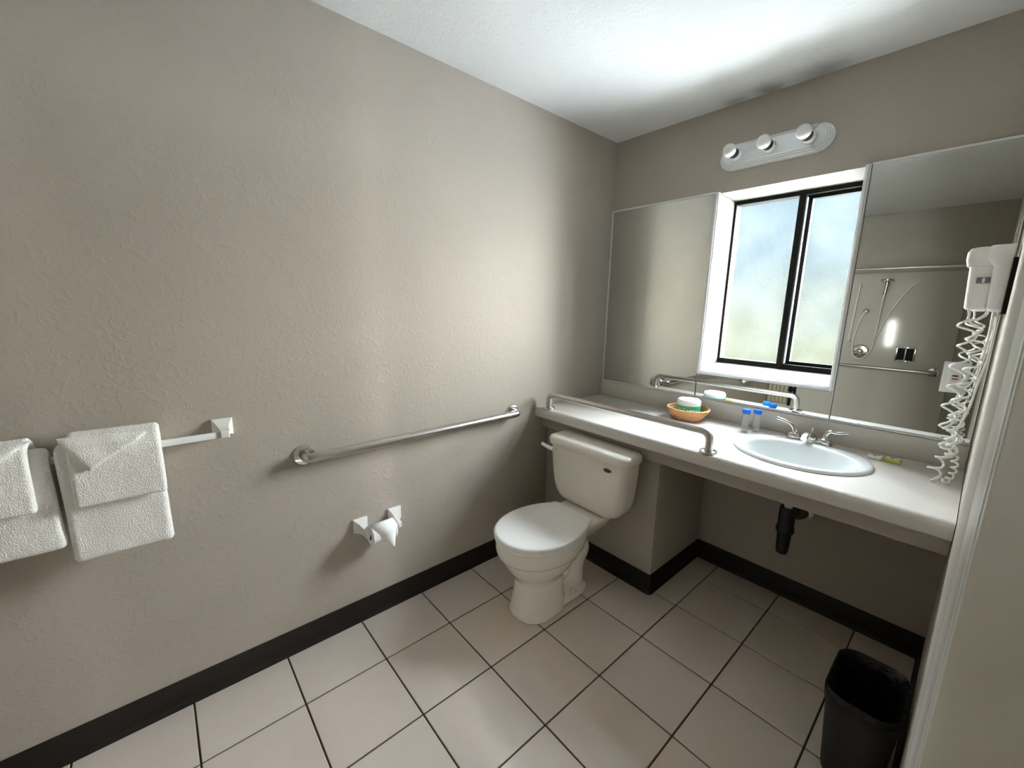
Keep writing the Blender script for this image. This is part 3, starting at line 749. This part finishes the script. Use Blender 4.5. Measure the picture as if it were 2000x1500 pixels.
so = te.modifiers.new('thickness', 'SOLIDIFY'); so.thickness = 0.0015; so.offset = 1

# ------------------------------------------------------------------ things on the counter
bk = thing('basket', 'small round woven basket on the counter below the window', 'basket', (0.690, -0.165, ZC))
def basket():
    bx, by = 0.690, -0.165
    m_ = MB(); n = 72
    rows = 9
    # woven strands: each row is a wavy hoop around vertical stakes
    for r in range(rows):
        t = r/(rows-1); z = ZC+0.006+0.052*t
        rad = 0.060+0.042*(t**0.75)
        pts = [(bx+(rad+0.0022*math.sin(18*2*PI*k/n*1.0+(PI if r % 2 else 0)))*math.cos(2*PI*k/n), by+(rad+0.0022*math.sin(18*2*PI*k/n+(PI if r % 2 else 0)))*math.sin(2*PI*k/n), z) for k in range(n+1)]
        m_.tube(pts, 0.0042, 6, False)
    return m_
basket().build('weave', 'wicker', bk, smooth=60)
m_ = MB()
for k in range(36):
    a = 2*PI*k/36; m_.tube([(0.690+(0.060+0.042*(t**0.75))*math.cos(a), -0.165+(0.060+0.042*(t**0.75))*math.sin(a), ZC+0.004+0.056*t) for t in (0, .25, .5, .75, 1)], 0.0022, 5)
m_.build('stakes', 'wicker', bk, smooth=60)
MB().lathe([(0.002, 0.0015), (0.058, 0.0015), (0.061, 0.004), (0.058, 0.0065), (0.002, 0.0065)], (0.690, -0.165, ZC), n=36).build('basket_floor', 'wicker', bk, smooth=40)
rim = MB()
for ph in (0, PI):
    rim.tube([(0.690+(0.104+0.003*math.cos(20*a+ph))*math.cos(a), -0.165+(0.104+0.003*math.cos(20*a+ph))*math.sin(a), ZC+0.063+0.0028*math.sin(20*a+ph)) for a in [2*PI*k/160 for k in range(161)]], 0.0036, 6, False)
rim.build('rim', 'wicker', bk, smooth=60)
wr0 = thing('wrapped_toilet_roll', 'toilet roll in white and green wrapper standing in the basket', 'toilet paper', (0.692, -0.165, ZC+0.007))
wc = (0.692, -0.165, ZC+0.007); RR = 0.059
MB().lathe([(0.05, 0.0005), (RR-0.002, 0.001), (RR, 0.006), (RR, 0.080)], wc, n=48, cap1=False).build('green_band', 'wrap_green', wr0, smooth=40)
tp_ = [(RR, 0.080), (RR+0.0004, 0.090), (RR-0.001, 0.102), (RR-0.006, 0.1065), (0.040, 0.108), (0.022, 0.106), (0.017, 0.100), (0.003, 0.097)]
o = MB().lathe(tp_, wc, n=48, cap0=False).build('white_top', 'wrap_white', wr0, smooth=50)
for v in o.data.vertices:
    if v.co.z > wc[2]+0.099:
        v.co.z += 0.004*mnoise.noise(v.co*60); v.co.x += 0.002*mnoise.noise(v.co*70)
MB().lathe([(RR+0.0004, 0.0765), (RR+0.0006, 0.080), (RR+0.0004, 0.083)], wc, n=48, cap0=False, cap1=False).build('pale_line', 'wrap_pale', wr0, smooth=60)
def wrap_text(body, ang0, zc, size, m, parent, name):
    """lettering bent round the wrapper: font mesh mapped onto the cylinder"""
    cu = bpy.data.curves.new(name, 'FONT'); cu.body = body; cu.size = size; cu.extrude = 0.0; cu.resolution_u = 2
    to = bpy.data.objects.new(name+'_src', cu); COL.objects.link(to)
    dg = bpy.context.evaluated_depsgraph_get(); dg.update()
    me = bpy.data.meshes.new_from_object(to.evaluated_get(dg)); bpy.data.objects.remove(to); bpy.data.curves.remove(cu)
    bm = bmesh.new(); bm.from_mesh(me)
    bmesh.ops.subdivide_edges(bm, edges=[e for e in bm.edges if e.calc_length() > size*0.2], cuts=2)
    bm.to_mesh(me); bm.free()
    for v in me.vertices:
        a_ = ang0+v.co.x/RR; zz = v.co.y
        v.co = (wc[0]+(RR+0.0009)*math.cos(a_), wc[1]+(RR+0.0009)*math.sin(a_), wc[2]+zc+zz)
    me.materials.clear(); me.materials.append(MATS[m]); me.name = name
    o_ = bpy.data.objects.new(name, me); COL.objects.link(o_); put(o_, parent)
    return o_
wrap_text('M Cayma', math.radians(-124), 0.046, 0.028, 'wrap_pale', wr0, 'lettering')

GB = 'travel bottles beside the sink'
def bottle(x, y, label, first=None):
    t = thing('toiletry_bottle', label, 'bottle', (x, y, ZC), GB)
    if first is None:
        MB().lathe([(0.010, 0.001), (0.0135, 0.002), (0.0145, 0.010), (0.0165, 0.070), (0.0165, 0.084), (0.0120, 0.090)], (x, y, ZC), n=24).build('body', 'clear_plastic', t, smooth=40)
        MB().lathe([(0.0165, 0.0905), (0.0180, 0.092), (0.0185, 0.108), (0.0165, 0.111), (0.006, 0.1115)], (x, y, ZC), n=24).build('cap', 'cap_blue', t, smooth=40)
        MB().box(x-0.0125, x-0.0115, y-0.0130, y-0.0120, ZC+0.045, ZC+0.078).build('print', 'ink', t)
    else:
        for ch in first.children:
            c = ch.copy(); COL.objects.link(c); c.parent = t
            c.matrix_parent_inverse = ch.matrix_parent_inverse.copy()
    return t
b1 = bottle(0.972, -0.146, 'clear travel bottle with blue cap, the one nearer the basket')
b2 = bottle(1.011, -0.112, 'clear travel bottle with blue cap, the one nearer the faucet', b1)

s1 = thing('soap_bar', 'small cream wrapped soap lying right of the sink, nearer the faucet', 'soap', (1.462, -0.118, ZC), 'guest soaps')
MB().box(1.438, 1.484, -0.140, -0.100, ZC+0.0008, ZC+0.012, 0.004).build('wrapper', 'soap_cream', s1, smooth=40)
MB().lathe([(0.0045, 0.0), (0.0045, 0.0006)], (1.461, -0.121, ZC+0.0118), n=14).build('emblem', 'ink', s1)
MB().box(1.448, 1.474, -0.110, -0.106, ZC+0.0118, ZC+0.0124).build('print', 'ink', s1)
s2 = thing('soap_box', 'small yellow boxed soap right of the sink, nearer the hair dryer cord', 'soap', (1.515, -0.114, ZC), 'guest soaps')
sbx = MB().box(1.490, 1.540, -0.140, -0.094, ZC+0.0008, ZC+0.015, 0.002).build('box', 'soap_yellow', s2, smooth=40)
MB().box(1.496, 1.534, -0.132, -0.098, ZC+0.0148, ZC+0.0154).build('label_panel', 'soap_cream', sbx)
MB().lathe([(0.005, 0.0), (0.005, 0.0006)], (1.514, -0.120, ZC+0.0153), n=14).build('emblem', 'ink', s2)
MB().box(1.502, 1.528, -0.108, -0.103, ZC+0.0153, ZC+0.0158).build('print', 'ink', s2)

# ------------------------------------------------------------------ hair dryer on the right wall, outlet
hd = thing('hair_dryer', 'white wall-mounted hair dryer with coiled cord by the right mirror', 'hair dryer', (W, -0.35, 1.45))
hb = MB()
def hsec(z, x0, ya, yb, r=0.018): 
    out = []
    for (qx, qy, a0) in ((W-0.012, yb-0.004, 0), (x0+r, yb-r, PI/2), (x0+r, ya+r, PI), (W-0.012, ya+0.004, 1.5*PI)):
        rr = r if qx < W-0.02 else 0.004
        out += [(qx+rr*math.cos(a0+PI/2*k/5), qy+rr*math.sin(a0+PI/2*k/5), z) for k in range(6)]
    return out
hb.loft([hsec(1.447, 1.676, -0.405, -0.30), hsec(1.455, 1.671, -0.412, -0.295), hsec(1.58, 1.666, -0.412, -0.295), hsec(1.60, 1.650, -0.412, -0.295), hsec(1.630, 1.648, -0.410, -0.297), hsec(1.640, 1.655, -0.403, -0.302)]).build('wall_housing', 'white_plastic', hd, smooth=45)
hh = MB()
def hs2(z, x0, x1, ya, yb, r=0.014):
    return rrect((x0+x1)/2, ya, yb, z, (x1-x0)/2, r, 5)
hh.loft([hs2(1.595, 1.622, 1.67, -0.392, -0.318), hs2(1.582, 1.612, 1.67, -0.400, -0.312), hs2(1.600, 1.608, 1.67, -0.402, -0.310), hs2(1.622, 1.608, 1.67, -0.402, -0.310), hs2(1.634, 1.614, 1.67, -0.396, -0.316), hs2(1.638, 1.625, 1.66, -0.385, -0.326)]).build('nozzle', 'white_plastic', hd, smooth=45)
gr_ = MB().loft([hs2(1.452, 1.628, 1.672, -0.386, -0.322), hs2(1.457, 1.624, 1.676, -0.390, -0.318), hs2(1.540, 1.620, 1.674, -0.392, -0.316), hs2(1.580, 1.618, 1.672, -0.392, -0.316)])
hst = gr_.build('handset', 'white_plastic', hd, smooth=45)
MB().box(1.639, 1.668, -0.3945, -0.3915, 1.530, 1.548, 0.001).build('switch_recess', 'window_edge', hst)
MB().box(1.650, 1.656, -0.397, -0.394, 1.532, 1.546, 0.001).build('switch', 'white_plastic', hst)
MB().box(W-0.010, W-0.0008, -0.425, -0.285, 1.44, 1.60).build('gap_shade_plate', 'window_black', hd)  # black plate stands in for the shaded gap between dryer and wall
def coil(path, rad, turns, r=0.0036, per=12):
    P = catmull(path, 14); L = [0]
    for a_, b_ in zip(P[:-1], P[1:]): L.append(L[-1]+(b_-a_).length)
    tot = L[-1]; n = int(turns*per); out = []
    N = Vector((0, 1, 0))
    j = 0
    for i in range(n+1):
        s = tot*i/n
        while j < len(L)-2 and L[j+1] < s: j += 1
        t = (s-L[j])/max(1e-9, L[j+1]-L[j]); p = P[j].lerp(P[j+1], t); T = (P[j+1]-P[j]).normalized()
        N = (N-T*N.dot(T)).normalized(); B = T.cross(N)
        u = i/n; rr = rad(u) if callable(rad) else rad
        a_ = 2*PI*turns*u
        q = p+(N*math.cos(a_)+B*math.sin(a_))*rr
        q.z = max(q.z, ZC+r+0.0006); q.x = min(q.x, W-r-0.001); q.y = min(q.y, -0.027)
        out.append(q)
    m_ = MB(); m_.tube(out, r, 6); return m_
coil([(1.634, -0.355, 1.455), (1.640, -0.35, 1.40), (1.648, -0.34, 1.34), (1.640, -0.33, 1.28), (1.644, -0.32, 1.20), (1.640, -0.31, 1.12), (1.645, -0.30, 1.05), (1.655, -0.29, 0.98)], lambda u: 0.003 if u < 0.08 else 0.021-0.004*u, 7).build('coiled_cord', 'cord_white', hd, smooth=60)
coil([(1.675, -0.345, 1.450), (1.655, -0.34, 1.40), (1.672, -0.33, 1.33), (1.668, -0.32, 1.24), (1.660, -0.31, 1.15), (1.664, -0.30, 1.06), (1.672, -0.29, 0.985)], lambda u: 0.003 if u < 0.08 else 0.018, 9).build('coiled_cord', 'cord_white', hd, smooth=60)
coil([(1.655, -0.29, 0.98), (1.648, -0.285, 0.94), (1.636, -0.275, 0.905), (1.645, -0.26, 0.866), (1.658, -0.25, 0.858)], lambda u: 0.016, 3).build('coiled_cord', 'cord_white', hd, smooth=60)
coil([(1.672, -0.29, 0.985), (1.682, -0.28, 0.93), (1.680, -0.27, 0.89), (1.668, -0.255, 0.860), (1.658, -0.25, 0.858)], lambda u: 0.008, 6, per=10).build('coiled_cord', 'cord_white', hd, smooth=60)
coil([(1.640, -0.31, 1.09), (1.660, -0.30, 1.02), (1.650, -0.27, 0.97), (1.668, -0.26, 0.95), (1.660, -0.29, 1.03)], lambda u: 0.014, 6).build('coiled_cord', 'cord_white', hd, smooth=60)
MB().tube(catmull([(1.698, -0.36, 1.447), (1.700, -0.36, 1.38), (1.698, -0.35, 1.30), (1.690, -0.33, 1.22), (1.684, -0.31, 1.14), (1.674, -0.30, 1.08), (1.662, -0.29, 1.03)], 8), 0.0032, 8).build('power_cord', 'cord_white', hd, smooth=60)
MB().tube(catmull([(1.688, -0.32, 1.449), (1.690, -0.31, 1.36), (1.685, -0.30, 1.27), (1.672, -0.22, 1.20), (1.650, -0.08, 1.175), (1.640, -0.024, 1.172)], 8), 0.0030, 8).build('power_cord', 'cord_white', hd, smooth=60)

ol = thing('wall_outlet', 'white outlet plate with test buttons on the right mirror', 'outlet', (1.631, -0.006, 1.20))
cpl = MB().box(1.595, 1.667, -0.0115, -0.0066, 1.141, 1.259, 0.002).build('cover_plate', 'white_plastic', ol, smooth=40)
rcp = MB().box(1.613, 1.649, -0.0165, -0.0117, 1.166, 1.234, 0.0015).build('receptacle', 'ceramic_white', ol, smooth=40)
MB().box(1.623, 1.639, -0.0185, -0.0167, 1.204, 1.210, 0.0005).build('test_button', 'ink', rcp)
MB().box(1.623, 1.639, -0.0185, -0.0167, 1.193, 1.198, 0.0005).build('reset_button', 'red_button', rcp)

# ------------------------------------------------------------------ waste bin
bn = thing('waste_bin', 'black oblong waste bin with a black liner bag against the right wall', 'bin', (1.60, -0.74, 0))
def bins(z, k, inset=0.0):
    hw = 0.088*(0.80+0.20*k)-inset; hl = 0.134*(0.82+0.18*k)-inset
    cx = 1.700-0.089
    return rrect(cx, -0.742-hl, -0.742+hl, z, hw, 0.055, 8)
MB().loft([bins(0.001, 0.0), bins(0.004, 0.02), bins(0.15, 0.5), bins(0.290, 0.97), bins(0.296, 1.0), bins(0.302, 1.0), bins(0.302, 1.0, 0.004), bins(0.290, 0.97, 0.004), bins(0.012, 0.05, 0.004)], True, True).build('bin_body', 'bin_plastic', bn, smooth=40)
lin = [bins(0.262, 0.90, -0.003), bins(0.285, 0.97, -0.0035), bins(0.304, 1.02, -0.003), bins(0.308, 1.0, 0.001), bins(0.300, 0.99, 0.008), bins(0.24, 0.80, 0.010), bins(0.14, 0.5, 0.012), bins(0.06, 0.2, 0.016), bins(0.03, 0.1, 0.04)]
lo = MB().loft(lin, False, True).build('liner_bag', 'bag_film', bn, smooth=60)
for v in lo.data.vertices:
    if v.co.z < 0.298:
        w_ = mnoise.noise(Vector((v.co.x*18, v.co.y*18, v.co.z*40)))*0.004
        if v.co.z > 0.25 and abs(v.co.z-0.24) > 0.005: w_ = 0
        v.co.x += w_; v.co.y += w_

# ------------------------------------------------------------------ shower at the far end (seen in the mirrors)
sw = MB().box(0.002, 1.508, YR+0.0005, YR+0.012, 0.0, 1.85, 0.003).build('shower_surround', 'shower_panel', smooth=40)
tag(sw, 'glossy off-white shower wall panel reflected in the right mirror', 'shower wall')
grab_bar('horizontal grab bar on the shower wall, seen in the right mirror', (0.30, YR+0.012, 0.875), (1.40, YR+0.012, 0.872), (0, 1, 0), 0.055, 0.016, 0.045)
rod = thing('curtain_rod', 'thin steel shower curtain rod across the room, seen in the right mirror', 'curtain rod', (0.85, -2.78, 1.838))
MB().tube([(0.004, -2.78, 1.838), (W-0.004, -2.78, 1.838)], 0.0125, 14).build('rod', 'brushed_steel', rod, smooth=60)
for x in (0.0005, W-0.0125):
    MB().lathe([(0.028, 0.0), (0.028, 0.008), (0.016, 0.012)], (x, -2.78, 1.838), 'x', 20).build('rod_flange', 'chrome', rod, smooth=40)
ys = YR+0.0125
hs = thing('hand_shower', 'chrome hand shower head on its holder with white hose, in the mirror', 'shower head', (0.944, ys, 1.70))
MB().lathe([(0.020, 0.0), (0.020, 0.03), (0.012, 0.04)], (0.944, ys, 1.735), 'y', 18).build('holder', 'chrome', hs, smooth=40)
MB().lathe([(0.020, 0.0), (0.052, 0.012), (0.052, 0.024), (0.015, 0.032)], (0.944, ys+0.065, 1.755), n=24).build('spray_head', 'nickel', hs, smooth=40)
MB().tube([(0.944, ys+0.055, 1.76), (0.936, ys+0.05, 1.63)], [0.016, 0.013], 14).build('grip', 'nickel', hs, smooth=60)
MB().tube(catmull([(0.936, ys+0.05, 1.635), (0.926, ys+0.045, 1.45), (0.922, ys+0.04, 1.25), (0.905, ys+0.03, 1.06), (0.84, ys+0.03, 0.955), (0.765, ys+0.03, 0.985), (0.745, ys+0.03, 1.15), (0.775, ys+0.03, 1.36), (0.805, ys+0.02, 1.455)], 8), 0.009, 10).build('hose', 'white_plastic', hs, smooth=60)
MB().tube(catmull([(1.18, ys+0.012, 1.76), (1.12, ys+0.016, 1.70), (1.02, ys+0.016, 1.50), (0.95, ys+0.016, 1.28), (0.93, ys+0.016, 1.20)], 8), 0.009, 10).build('hose', 'white_plastic', hs, smooth=60)
MB().lathe([(0.026, 0.0), (0.026, 0.012), (0.012, 0.03)], (0.81, ys, 1.458), 'y', 18).build('supply_elbow', 'nickel', hs, smooth=40)
sb = thing('slide_bar', 'narrow vertical slide bar on the shower wall, in the mirror beside the window', 'slide bar', (0.72, ys, 1.4))
MB().tube([(0.727, ys+0.045, 1.74), (0.708, ys+0.045, 1.13)], 0.010, 12).build('bar', 'white_plastic', sb, smooth=60)
for x, z in ((0.727, 1.73), (0.709, 1.14)):
    MB().tube([(x, ys, z), (x, ys+0.045, z)], 0.013, 12).build('end_post', 'nickel', sb, smooth=60)
vv = thing('shower_valve', 'round chrome shower valve with lever on the shower wall, in the mirror', 'valve', (0.815, ys, 1.03))
MB().lathe([(0.072, 0.0), (0.072, 0.004), (0.062, 0.012), (0.035, 0.016)], (0.815, ys, 1.03), 'y', 32).build('trim_plate', 'nickel', vv, smooth=30)
MB().lathe([(0.030, 0.012), (0.027, 0.045), (0.020, 0.050)], (0.815, ys, 1.03), 'y', 24).build('hub', 'chrome', vv, smooth=40)
MB().tube([(0.815, ys+0.045, 1.03), (0.765, ys+0.050, 1.02)], [0.010, 0.007], 10).build('lever', 'chrome', vv, smooth=60)
sd = thing('soap_dish', 'square recessed chrome soap dish in the shower wall, seen in the mirror', 'soap dish', (1.175, ys, 1.03))
frame_strips(MB(), 1.100, 1.250, 0.953, 1.105, ys, ys+0.008, 0.014, bev=0.002).build('dish_frame', 'chrome', sd, smooth=30)
MB().box(1.114, 1.236, ys, ys+0.002, 0.967, 1.091).build('dish_back', 'window_black', sd)
MB().box(1.170, 1.180, ys+0.003, ys+0.010, 0.967, 1.091, 0.001).build('divider', 'chrome', sd)
MB().box(1.125, 1.225, ys+0.003, ys+0.03, 0.967, 0.975, 0.002).build('tray', 'chrome', sd)
st = thing('shower_bench', 'folded slatted shower bench in the far corner, seen in the low mirror', 'bench', (0.13, ys, 0.4))
for k in range(5):
    MB().box(0.012+0.042*k, 0.012+0.042*k+0.036, ys+0.045, ys+0.063, 0.34, 0.78, 0.003).build('slat', 'seat_slat', st)
MB().box(0.226, 0.250, ys, ys+0.060, 0.32, 0.80, 0.002).build('bracket', 'window_black', st)
MB().box(0.268, 0.290, ys, ys+0.055, 0.40, 0.80, 0.002).build('bracket', 'window_black', st)
MB().box(0.012, 0.290, ys, ys+0.044, 0.50, 0.53, 0.002).build('cross_bar', 'window_black', st)
